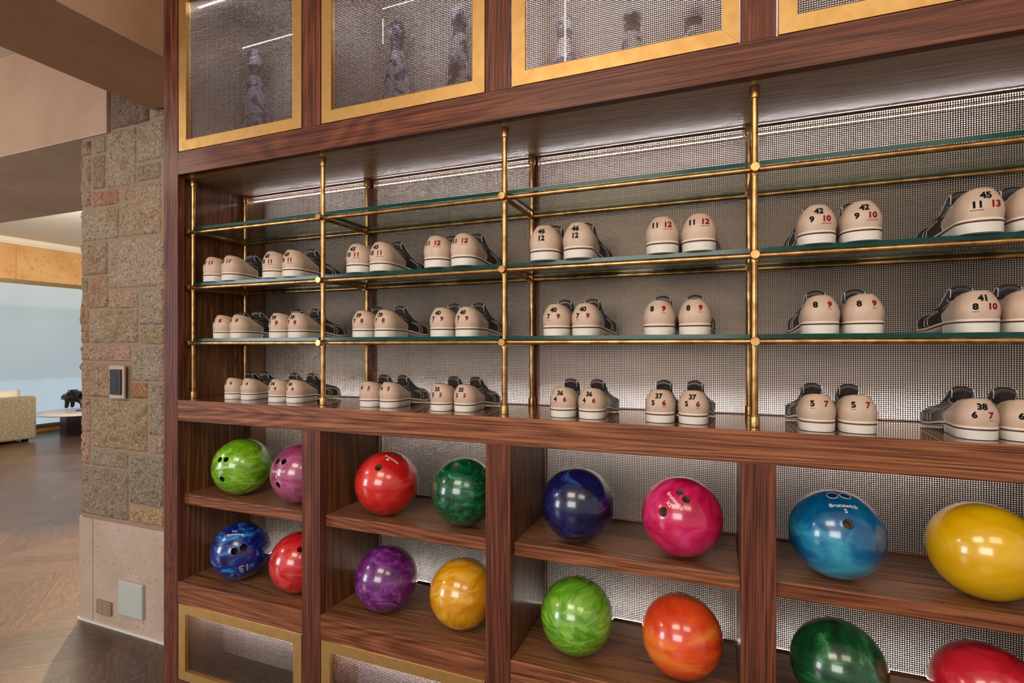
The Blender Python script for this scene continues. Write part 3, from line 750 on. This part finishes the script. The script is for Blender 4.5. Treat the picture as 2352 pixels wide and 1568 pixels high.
# ------------------------------------------------------------------ vessels behind the upper doors
ves_m = NT('speckled_porcelain'); _v = ves_m.coords(); _z = ves_m.node('ShaderNodeTexNoise', {'Vector': _v, 'Scale': 26.0, 'Detail': 5.0}).outputs[0]
ves_m.set(Base_Color=ves_m.ramp(_z, [(.42, rgb(70, 66, 96)), (.52, rgb(206, 204, 222))]), Roughness=.2); ves_m = ves_m.m
ves_d = plain('dark_neck_glaze', rgb(92, 82, 98), .3)
for (x, hgt, s, lab) in ((0.171, 2.707, .95, 'alone behind the leftmost mesh door'), (0.891, 2.66, .95, 'left of two behind the second mesh door'), (1.157, 2.663, .95, 'right of two behind the second mesh door'), (1.552, 2.525, .95, 'left of three behind the third mesh door'), (1.775, 2.494, .95, 'middle of three behind the third mesh door'), (1.959, 2.464, .95, 'right of three behind the third mesh door')):
    zb_ = ZD - 0.003; H = hgt - zb_; e = empty('porcelain_vase', (x, .281, zb_)); tag(e, 'pale speckled vase with dark neck, ' + lab, 'vase', 'vases in the upper cabinets')
    q = MB(); q.lathe([(.001, 0), (.042 * s, 0), (.058 * s, .04), (.062 * s, .12), (.052 * s, H * .50), (.030 * s, H * .72), (.022 * s, H * .80), (.027 * s, H * .85), (.033 * s, H * .92), (.029 * s, H * .97), (.014 * s, H * .995), (.001, H)]); q.build('body', ves_m, e)
    q = MB(); q.lathe([(.0250 * s, H * .765), (.0258 * s, H * .78), (.0240 * s, H * .80), (.0262 * s, H * .83), (.0290 * s, H * .85)]); q.build('neck_band', ves_d, e)

# ------------------------------------------------------------------ stone pillar
stones = [(-0.845,-0.554,2.522,2.735),(-0.547,-0.449,2.534,2.735),(-1.084,-1.001,2.416,2.496),(-0.987,-0.882,2.415,2.503),(-0.991,-0.886,2.234,2.405),(-0.876,-0.649,2.226,2.513),(-0.642,-0.455,2.329,2.516),(-0.642,-0.473,2.234,2.315),(-1.084,-1.003,2.151,2.405),(-0.994,-0.781,2.142,2.222),(-0.774,-0.467,1.969,2.222),(-1.084,-0.781,1.969,2.132),(-1.084,-0.869,1.79,1.958),(-0.858,-0.452,1.713,1.958),(-1.084,-1.026,1.708,1.783),(-1.016,-0.865,1.618,1.783),(-0.858,-0.636,1.613,1.703),(-0.627,-0.452,1.525,1.703),(-1.084,-1.019,1.438,1.698),(-1.010,-0.636,1.438,1.606),(-0.627,-0.452,1.431,1.518),(-1.084,-0.691,1.347,1.428),(-0.683,-0.452,1.250,1.423),(-1.084,-0.820,1.16,1.34),(-0.691,-0.565,1.163,1.243),(-0.557,-0.452,0.990,1.243),(-1.084,-1.005,0.974,1.154),(-0.997,-0.566,0.902,1.154),(-0.557,-0.452,0.898,0.982),(-1.084,-1.005,0.808,0.968),(-0.998,-0.708,0.806,0.895),(-0.698,-0.452,0.640,0.889),(-1.084,-0.706,0.548,0.799),(-0.697,-0.452,0.548,0.632)]
scol = [(92,78,66),(168,150,128),(150,128,108),(158,146,122),(136,116,94),(164,154,134),(166,158,134),(134,122,100),(156,136,112),(170,122,96),(168,150,122),(164,156,132),(160,140,118),(172,160,142),(146,134,114),(168,134,106),(176,152,132),(160,154,134),(158,128,92),(160,146,122),(150,138,102),(172,142,122),(152,148,136),(164,136,112),(160,104,62),(150,142,124),(168,136,118),(158,142,110),(170,150,132),(176,142,122),(140,138,122),(128,130,116),(132,124,112),(182,152,106)]
sm_n = NT('split_face_stone'); _v = sm_n.coords(False)
_at = sm_n.node('ShaderNodeAttribute', attribute_name='Col').outputs[0]
_n1 = sm_n.node('ShaderNodeTexNoise', {'Vector': _v, 'Scale': 105.0, 'Detail': 7.0, 'Roughness': .75, 'Distortion': .6}).outputs[0]
_n2 = sm_n.node('ShaderNodeTexNoise', {'Vector': _v, 'Scale': 9.0, 'Detail': 4.0, 'Roughness': .6}).outputs[0]
_c1 = sm_n.mix('MULTIPLY', .85, _at, sm_n.ramp(_n1, [(.38, (.20, .19, .19, 1)), (.47, (.85, .85, .85, 1)), (.62, (1.5, 1.48, 1.42, 1))]))
_c2 = sm_n.mix('MULTIPLY', .75, _c1, sm_n.ramp(_n2, [(.35, (.84, .72, .62, 1)), (.5, (1, 1, 1, 1)), (.65, (.94, .95, 1.0, 1))]))
sm_n.set(Base_Color=_c2, Roughness=.85); sm_n.bump(_n1, .8, .006); stone_m = sm_n.m
mortar = plain('mortar', rgb(150, 128, 108), .9)
lime_n = NT('pitted_limestone'); _v = lime_n.coords(False)
_n1 = lime_n.node('ShaderNodeTexNoise', {'Vector': _v, 'Scale': 75.0, 'Detail': 5.0, 'Roughness': .7}).outputs[0]
_n2 = lime_n.node('ShaderNodeTexNoise', {'Vector': _v, 'Scale': 5.0, 'Detail': 3.0}).outputs[0]
lime_n.set(Base_Color=lime_n.mix('MULTIPLY', .75, lime_n.ramp(_n2, [(.35, rgb(186, 160, 142)), (.65, rgb(196, 172, 158))]), lime_n.ramp(_n1, [(.34, (.42, .38, .34, 1)), (.43, (1, 1, 1, 1))])), Roughness=.6)
lime_n.bump(_n1, .3, .002); limestone = lime_n.m
def stone_wall():
    q = MB(); cols = []; YF = .306
    q.box(-1.078, -.03, YF + .012, .44, .535, 2.51, 1); q.box(-.853, -.03, YF + .0121, .44, 2.51, ZCEIL, 1)
    for (x0, x1, z0, z1), c_ in zip(stones, scol):
        nx = max(8, int((x1 - x0) / .0075)); nz = max(8, int((z1 - z0) / .0075)); V = []
        sd_ = random.uniform(0, 90)
        x0 += .002; x1 -= .002
        for i in range(nx + 1):
            for j in range(nz + 1):
                u = i / nx; v = j / nz; x = x0 + (x1 - x0) * u; z = z0 + (z1 - z0) * v
                e_ = min(u * (x1 - x0), (1 - u) * (x1 - x0), v * (z1 - z0), (1 - v) * (z1 - z0))
                d_ = .013 * min(1, e_ / .014) ** .5
                nn = abs(noise.fractal(Vector((x * 14 + sd_, z * 14, 3)), .9, 2.1, 6)) * .016 - .006 + noise.noise(Vector((x * 95 + sd_, z * 95, 3))) * .0024
                jx = noise.noise(Vector((x * 30, z * 30, 9 + sd_))) * .003; jz = noise.noise(Vector((x * 30, z * 30, 19 + sd_))) * .003
                V.append((x + jx, YF + .014 - d_ - nn * min(1, e_ / .012), z + jz))
        F = [(i * (nz + 1) + j, (i + 1) * (nz + 1) + j, (i + 1) * (nz + 1) + j + 1, i * (nz + 1) + j + 1) for i in range(nx) for j in range(nz)]
        k_ = len(q.f); q.add(V, F, 0, False); cols.append((k_, len(F), c_))
        if x0 < -1.07 :   # left return of the corner stones
            W = [V[j] for j in range(nz + 1)] + [(p[0] - .002, .43, p[2]) for p in V[:nz + 1]]
            F = [(j, j + 1, nz + 2 + j, nz + 1 + j) for j in range(nz)]; k_ = len(q.f); q.add(W, F, 0, False); cols.append((k_, len(F), c_))
    q.box(-1.077, -.0, YF - .003, .44, .012, .300 + .235, 2)
    o = q.build('wall_stone', [stone_m, mortar, limestone])
    ca = o.data.color_attributes.new('Col', 'FLOAT_COLOR', 'CORNER')
    for (k_, n_, c_) in cols:
        c_ = tuple(.55 * a_ + .45 * b_ for a_, b_ in zip(c_, (170, 152, 132)))
        for pi in range(k_, k_ + n_):
            for li in o.data.polygons[pi].loop_indices: ca.data[li].color = rgb(c_[0] * 1.02, c_[1] * .98, c_[2] * .97)
    tag(o, 'rough coursed stone pillar wall above a smooth limestone base', 'stone wall', kind='structure')
    return o
stone_wall()
q = MB(); q.box(-.9670, -.9652, .3020, .3035, .012, .535); q.build('trim_2', plain('joint', rgb(110, 92, 78), .9)).update_tag()
tag(bpy.data.objects['trim_2'], 'thin vertical joint in the limestone base', 'joint', kind='structure')
q = MB(); q.box(-1.080, .0, .296, .304, .0, .011); tag(q.build('baseboard_back', plain('white_trim', rgb(226, 222, 214), .5)), 'thin white line of trim at the foot of the limestone', 'trim', kind='structure')

# keypad, outlet, panel
e = empty('wall_keypad', (-.762, .290, 1.2445)); tag(e, 'black wall keypad with a column of buttons set in the stone', 'keypad')
q = MB(); q.bbox(-.056, .056, .002, .012, -.082, .082, .002); q.build('backplate', limestone, e)
q = MB(); q.bbox(-.041, .041, -.006, .004, -.063, .063, .003); kp = q.build('face', plain('slate_black', rgb(34, 38, 48), .4), e)
for i in range(5):
    q = MB(); q.bbox(-.014, .014, -.0085, -.004, .030 - i * .0155 - .005, .030 - i * .0155 + .005, .0015); q.build('button', plain('button_black', rgb(52, 56, 66), .35), kp)
e = empty('wall_outlet', (-.867, .296, .097)); tag(e, 'brown double power outlet low on the limestone base', 'power outlet')
q = MB(); q.bbox(-.056, .056, -.004, .010, -.034, .034, .003); q.build('cover_plate', plain('taupe_plate', rgb(150, 126, 104), .5), e)
for sx in (-.020, .020):
    q = MB(); q.bbox(sx - .015, sx + .015, -.0062, -.003, -.019, .019, .002); so_ = q.build('socket', plain('socket_taupe', rgb(164, 140, 118), .5), e)
    q = MB()
    for dz in (-.006, .006): q.box(sx - .006, sx + .002, -.0066, -.006, dz - .0012, dz + .0012)
    q.tube([(sx + .008, -.0067, 0), (sx + .008, -.0060, 0)], .0022, 10); q.build('slot', black_gap, so_)
q = MB(); q.bbox(-.747, -.569, .288, .303, .092, .262, .004); tag(q.build('access_panel', plain('pale_grey_panel', rgb(188, 192, 186), .45)), 'pale grey-green blank square cover plate on the limestone base', 'wall plate')

# ------------------------------------------------------------------ room shell
fl = NT('chevron_oak_floor'); tc = fl.node('ShaderNodeTexCoord').outputs['Object']
sx = fl.node('ShaderNodeSeparateXYZ', {0: tc})
X_, Y_ = sx.outputs[0], sx.outputs[1]
colx = fl.math('FLOOR', fl.math('DIVIDE', X_, .62)); odd = fl.math('SUBTRACT', fl.math('MULTIPLY', fl.math('ABSOLUTE', fl.math('MODULO', colx, 2.0)), 2.0), 1.0)
acr = fl.math('ADD', Y_, fl.math('MULTIPLY', odd, fl.math('MULTIPLY', X_, .8)))
alo = fl.math('SUBTRACT', fl.math('MULTIPLY', Y_, .8), fl.math('MULTIPLY', odd, X_))
pid = fl.math('FLOOR', fl.math('DIVIDE', acr, .21)); pf = fl.math('FRACT', fl.math('DIVIDE', acr, .21))
wn = fl.node('ShaderNodeTexWhiteNoise', {'Vector': fl.node('ShaderNodeCombineXYZ', {0: pid, 1: colx}).outputs[0]}).outputs[0]
g1 = fl.node('ShaderNodeTexNoise', {'Vector': fl.node('ShaderNodeCombineXYZ', {0: fl.math('MULTIPLY', alo, 1.3), 1: fl.math('MULTIPLY', acr, 9.0), 2: fl.math('MULTIPLY', wn, 20.0)}).outputs[0], 'Scale': 1.0, 'Detail': 5.0, 'Distortion': 1.2}).outputs[0]
tri = fl.math('ABSOLUTE', fl.math('SUBTRACT', fl.math('FRACT', fl.math('MULTIPLY', g1, 13.0)), .5))
g2 = fl.node('ShaderNodeTexNoise', {'Vector': fl.node('ShaderNodeCombineXYZ', {0: fl.math('MULTIPLY', alo, 9.0), 1: fl.math('MULTIPLY', acr, 170.0), 2: wn}).outputs[0], 'Scale': 1.0, 'Detail': 3.0}).outputs[0]
f_ = fl.math('ADD', fl.math('ADD', fl.math('MULTIPLY', tri, .5), fl.math('MULTIPLY', g2, .35)), fl.math('MULTIPLY', wn, .16))
fc = fl.ramp(f_, [(.15, rgb(44, 29, 21)), (.40, rgb(88, 62, 45)), (.75, rgb(134, 100, 74))])
jt = fl.ramp(pf, [(.0, (.25, .25, .25, 1)), (.012, (1, 1, 1, 1)), (.988, (1, 1, 1, 1)), (1.0, (.25, .25, .25, 1))])
fl.set(Base_Color=fl.mix('MULTIPLY', 1.0, fc, jt), Roughness=fl.ramp(g2, [(.3, (.30,) * 3 + (1,)), (.7, (.42,) * 3 + (1,))]), Coat_Weight=.35, Coat_Roughness=.22); fl.bump(g2, .15, .001)
q = MB(); q.box(-8.6, 5.0, -5.0, 6.5, -.03, 0.0); tag(q.build('floor', fl.m), 'brown chevron wood floor', 'floor', kind='structure')

def plaster(name, c1, c2, s=60, pit=.35):
    n = NT(name); v = n.coords(False)
    a = n.node('ShaderNodeTexNoise', {'Vector': v, 'Scale': float(s), 'Detail': 5.0, 'Roughness': .7}).outputs[0]
    b = n.node('ShaderNodeTexNoise', {'Vector': v, 'Scale': 2.5, 'Detail': 3.0}).outputs[0]
    n.set(Base_Color=n.mix('MULTIPLY', .7, n.ramp(b, [(.35, c1), (.65, c2)]), n.ramp(a, [(.30, (.55, .5, .45, 1)), (.30 + pit * .3, (1, 1, 1, 1))])), Roughness=.75); n.bump(a, .2, .002); return n.m
header_m = plaster('pink_beige_plaster', rgb(186, 150, 126), rgb(196, 161, 138), 90)
beam_m = plaster('tan_plaster', rgb(168, 128, 100), rgb(178, 140, 110), 40)
und = plaster('grey_taupe_soffit', rgb(206, 192, 172), rgb(222, 208, 188), 30)
ceil_m = plain('cream_ceiling', rgb(232, 224, 208), .7)
frieze_m = plaster('ochre_plaster', rgb(206, 156, 96), rgb(216, 172, 116), 14, .5)
q = MB(); q.box(-8.44, -.856, .302, 1.222, 2.512, ZCEIL, 0); tag(q.build('wall_header', header_m), 'pale plaster bulkhead spanning left from the stone pillar', 'bulkhead', kind='structure')
q = MB()
for a, b in ((-8.44, -4.05), (-4.045, -2.995), (-2.990, -1.930), (-1.925, -.858)): q.box(a, b, .303, 1.221, 2.508, 2.512)
tag(q.build('ceiling_soffit', und), 'grey-brown panelled underside of the bulkhead', 'soffit', kind='structure')
q = MB(); q.box(-.508, -.004, -4.9, .300, 2.562, ZCEIL - .001); tag(q.build('ceiling_beam', beam_m), 'dark tan plastered beam running towards the stone pillar', 'beam', kind='structure')
q = MB(); q.box(-8.6, 5.0, -5.0, .302, ZCEIL, ZCEIL + .05); q.box(-.9, 5.0, .302, 6.5, ZCEIL, ZCEIL + .05); tag(q.build('ceiling', ceil_m), 'cream ceiling', 'ceiling', kind='structure')
q = MB(); q.box(-8.6, -.9, 1.10, 6.5, 3.16, 3.2); tag(q.build('ceiling_raised', ceil_m), 'brightly lit cream ceiling over the living area', 'ceiling', kind='structure')
q = MB(); q.box(-8.46, -8.40, 1.3, 6.4, 3.085, 3.16); q.box(-8.46, -8.43, 1.3, 6.4, 3.06, 3.09); tag(q.build('trim_1', ceil_m), 'pale cornice above the ochre frieze', 'cornice', kind='structure')
q = MB(); q.box(-8.6, -8.45, -5.0, 3.481, 2.50, 3.16); q.box(-8.6, -8.45, 3.486, 6.5, 2.50, 3.16); q.box(-8.6, -8.455, -5.0, 6.5, -.02, .09); q.box(-8.6, -8.45, -5.0, 1.6, 0, 2.5)
tag(q.build('wall_left', frieze_m), 'ochre plaster frieze wall above the window', 'wall', kind='structure')
q = MB(); q.box(-1.06, 5.0, .445, .50, 0, ZCEIL); tag(q.build('wall_back', header_m), 'plaster wall behind the built-in', 'wall', kind='structure')
q = MB(); q.box(-8.6, 5.0, 6.4, 6.5, 0, 3.16); tag(q.build('wall_far', header_m), 'far plaster wall of the living area', 'wall', kind='structure')
# window and its blind
win = empty('window_1', (-8.45, 4.0, 0)); tag(win, 'large window covered by a pale blue-lit roller blind', 'window', kind='structure')
sh = NT('backlit_blind'); v = sh.node('ShaderNodeTexCoord').outputs['Object']
sp = sh.node('ShaderNodeSeparateXYZ', {0: v})
zz_ = sh.ramp(sh.math('DIVIDE', sp.outputs[2], 2.5), [(0.0, rgb(208, 226, 238)), (.30, rgb(196, 218, 232)), (.345, rgb(194, 214, 228)), (.355, rgb(180, 194, 202)), (.82, rgb(188, 194, 194)), (.84, rgb(206, 212, 210)), (1, rgb(214, 216, 210))])
nb = sh.node('ShaderNodeTexNoise', {'Vector': v, 'Scale': 1.3, 'Detail': 2.0}).outputs[0]
em_c = sh.mix('MULTIPLY', .5, zz_, sh.ramp(nb, [(.35, (.86, .88, .9, 1)), (.65, (1.1, 1.1, 1.08, 1))]))
sh.set(Base_Color=rgb(96, 112, 124), Roughness=.8, Emission_Color=em_c, Emission_Strength=.60)
q = MB(); q.box(-.008, -.002, -2.38, 2.35, .13, 2.43); q.build('roller_blind', sh.m, win)
q = MB(); q.box(-.02, .012, -2.4, 2.4, 2.455, 2.497); q.box(-.02, .004, -2.4, 2.4, 2.43, 2.46); q.build('blind_cassette', plain('khaki_metal', rgb(150, 134, 98), .4, .6), win)
q = MB(); q.box(-.02, .03, -2.4, 2.4, .088, .100); q.box(-.01, .006, -2.4, 2.4, .115, .13); q.build('sill', plain('bronze_sill', rgb(120, 112, 84), .35, .7), win)
q = MB(); q.box(-.02, -.014, -2.4, 2.4, .1, 2.46); q.build('pane', plain('window_glass', rgb(180, 200, 210), .1), win)

# ------------------------------------------------------------------ living area furniture
fab = NT('oat_weave'); v = fab.coords(False)
_m = fab.node('ShaderNodeMapping', {'Vector': v, 'Scale': (60.0, 26.0, 120.0)}).outputs[0]
_z = fab.node('ShaderNodeTexNoise', {'Vector': _m, 'Scale': 1.0, 'Detail': 3.0, 'Roughness': .6}).outputs[0]
fab.set(Base_Color=fab.ramp(_z, [(.35, rgb(104, 92, 74)), (.65, rgb(164, 150, 126))]), Roughness=.95); fab.bump(_z, .5, .006)
sof = empty('sofa', (-7.50, 3.29, 0)); tag(sof, 'oat-coloured fabric sofa seen from behind, facing the bright window', 'sofa')
q = MB(); q.bbox(-.18, 0, -2.6, 0, .045, .675, .03); q.build('back', fab.m, sof)
q = MB(); q.bbox(-.86, -.185, -.16, 0, .045, .56, .03); q.build('arm', fab.m, sof)
q = MB(); q.bbox(-.86, -.185, -2.6, -2.44, .045, .56, .03); q.build('arm', fab.m, sof)
q = MB(); q.bbox(-.86, -.185, -2.43, -.165, .045, .42, .03); q.build('seat', fab.m, sof)
for dx in (-.1, -.8):
    for dy in (-.1, -2.5):
        q = MB(); q.box(dx - .03, dx + .03, dy - .03, dy + .03, 0, .045); q.build('leg', black_gap, sof)
def cushion(name, loc, sx_, sy_, sz_, rot, mat, label):
    bm = bmesh.new(); bmesh.ops.create_cube(bm, size=2); bmesh.ops.subdivide_edges(bm, edges=list(bm.edges), cuts=7, use_grid_fill=True)
    for v_ in bm.verts:
        x, y, z = v_.co; p = (1 - abs(y) ** 3.0) * (1 - abs(z) ** 3.0)
        v_.co = Vector((x * sx_ * (.12 + .88 * max(p, 0) ** .45), y * sy_ * (1 - .10 * (1 - abs(y)) * abs(z) ** 4 * 0 - .06 * (1 - z * z)), z * sz_ * (1 - .06 * (1 - y * y))))
    me = bpy.data.meshes.new(name); bm.to_mesh(me); bm.free(); me.materials.append(mat); me.polygons.foreach_set('use_smooth', [True] * len(me.polygons))
    o = put(name, me); o.location = loc; o.rotation_euler = rot; tag(o, label, 'cushion'); return o
cushion('cushion', (-7.81, 2.93, .600), .09, .32, .17, (0, R(-14), R(0)), plain('ivory_linen', rgb(206, 198, 176), .9), 'ivory cushion showing above the back of the oat sofa')
tb = empty('coffee_table', (-7.50, 3.90, 0)); tag(tb, 'low round coffee table with stone top on dark slab legs', 'table')
q = MB(); q.lathe([(.001, .352), (.57, .352), (.62, .366), (.62, .374), (.612, .380), (.001, .380)], n=64); q.build('top', plain('pale_marble', rgb(196, 184, 176), .25), tb)
lm = plain('dark_slab', rgb(58, 44, 46), .3)
q = MB(); q.bbox(-.47, -.25, -.07, -.02, .0, .352, .004); q.build('leg', plain('grey_slab', rgb(96, 96, 110), .25), tb)
q = MB(); q.bbox(-.26, .20, -.09, -.04, .0, .352, .004); q.build('leg', wood('mahogany_slab', 2, rgb(40, 20, 14), rgb(72, 38, 26), rgb(96, 56, 40)), tb)
q = MB(); q.bbox(-.03, .03, -.035, .42, .0, .352, .004); q.build('leg', lm, tb)
# bear sculpture: one skinned body
def skin(name, pts, edges, mat, sub=2):
    me = bpy.data.meshes.new(name); me.from_pydata([p[:3] for p in pts], edges, []); me.materials.append(mat)
    o = put(name, me); sm = o.modifiers.new('s', 'SKIN'); sm.use_smooth_shade = True
    for i, p in enumerate(pts): me.skin_vertices[0].data[i].radius = (p[3], p[3] * (p[4] if len(p) > 4 else 1))
    me.skin_vertices[0].data[0].use_root = True
    ss = o.modifiers.new('u', 'SUBSURF'); ss.levels = sub; ss.render_levels = sub
    dg = bpy.context.evaluated_depsgraph_get(); nm = bpy.data.meshes.new_from_object(o.evaluated_get(dg)); nm.name = name; o.modifiers.clear(); o.data = nm
    nm.polygons.foreach_set('use_smooth', [True] * len(nm.polygons)); return o
bp = [(0, 0, .20, .085), (-.09, 0, .215, .088), (.09, 0, .19, .085), (-.155, 0, .195, .055), (-.205, 0, .165, .045), (-.245, 0, .145, .022),
      (-.115, .05, .12, .032), (-.12, .05, .05, .026), (-.135, .05, .018, .024), (-.115, -.05, .12, .032), (-.12, -.05, .05, .026), (-.135, -.05, .018, .024),
      (.115, .05, .11, .04), (.12, .05, .05, .028), (.10, .05, .018, .026), (.115, -.05, .11, .04), (.12, -.05, .05, .028), (.10, -.05, .018, .026),
      (-.185, .035, .215, .014), (-.185, -.035, .215, .014)]
be = [(0, 1), (0, 2), (1, 3), (3, 4), (4, 5), (1, 6), (6, 7), (7, 8), (1, 9), (9, 10), (10, 11), (2, 12), (12, 13), (13, 14), (2, 15), (15, 16), (16, 17), (4, 18), (4, 19)]
bear = skin('bear_sculpture', bp, be, plain('polished_bronze_black', rgb(30, 26, 26), .18, .3))
bear.location = (-7.83, 4.01, .3845); bear.scale = (1.12, 1.1, 1.08); bear.rotation_euler = (0, 0, R(20)); tag(bear, 'dark polished bear figurine standing on the round coffee table', 'figurine')
q = MB(); q.bbox(-.10, .10, -.07, .07, 0, .022, .003); bk = q.build('book', plain('blue_cover', rgb(26, 70, 170), .4)); bk.location = (-7.47, 3.92, .381); bk.rotation_euler = (0, 0, R(18)); tag(bk, 'blue book lying on the coffee table beside the stone pillar', 'book')
# tall spiky plant, mostly behind the pillar
pl = empty('dracaena_plant', (-3.62, 3.10, 0)); tag(pl, 'spiky plant whose leaf tips show past the left edge of the stone pillar', 'plant')
q = MB(); q.lathe([(.001, 0), (.16, 0), (.20, .38), (.19, .40), (.17, .39), (.17, .34), (.001, .34)]); q.build('pot', plain('charcoal_pot', rgb(60, 58, 56), .6), pl)
q = MB(); q.tube([(0, 0, .34), (.02, .01, 1.1), (0, 0, 2.02)], [.03, .026, .022], 10); q.build('trunk', plain('trunk_bark', rgb(110, 88, 62), .9), pl)
q = MB(); rr = random.Random(3)
for i in range(90):
    a = rr.uniform(0, 2 * math.pi); el = rr.uniform(-.5, 1.2); ln = rr.uniform(.30, .42); d_ = Vector((math.cos(a) * math.cos(el), math.sin(a) * math.cos(el), math.sin(el)))
    sd_ = d_.cross(Vector((0, 0, 1))).normalized(); b_ = Vector((0, 0, 2.02 + rr.uniform(-.08, .05))); V = []
    for t in (0, .3, .6, 1):
        c_ = b_ + d_ * ln * t - Vector((0, 0, .10 * t * t)); ww = .011 * (1 - t) ** .6 + .001; V += [c_ - sd_ * ww, c_ + Vector((0, 0, -.004)), c_ + sd_ * ww]
    q.grid(V, 4, 3)
q.build('foliage', plain('dry_leaf', rgb(128, 108, 62), .7), pl)
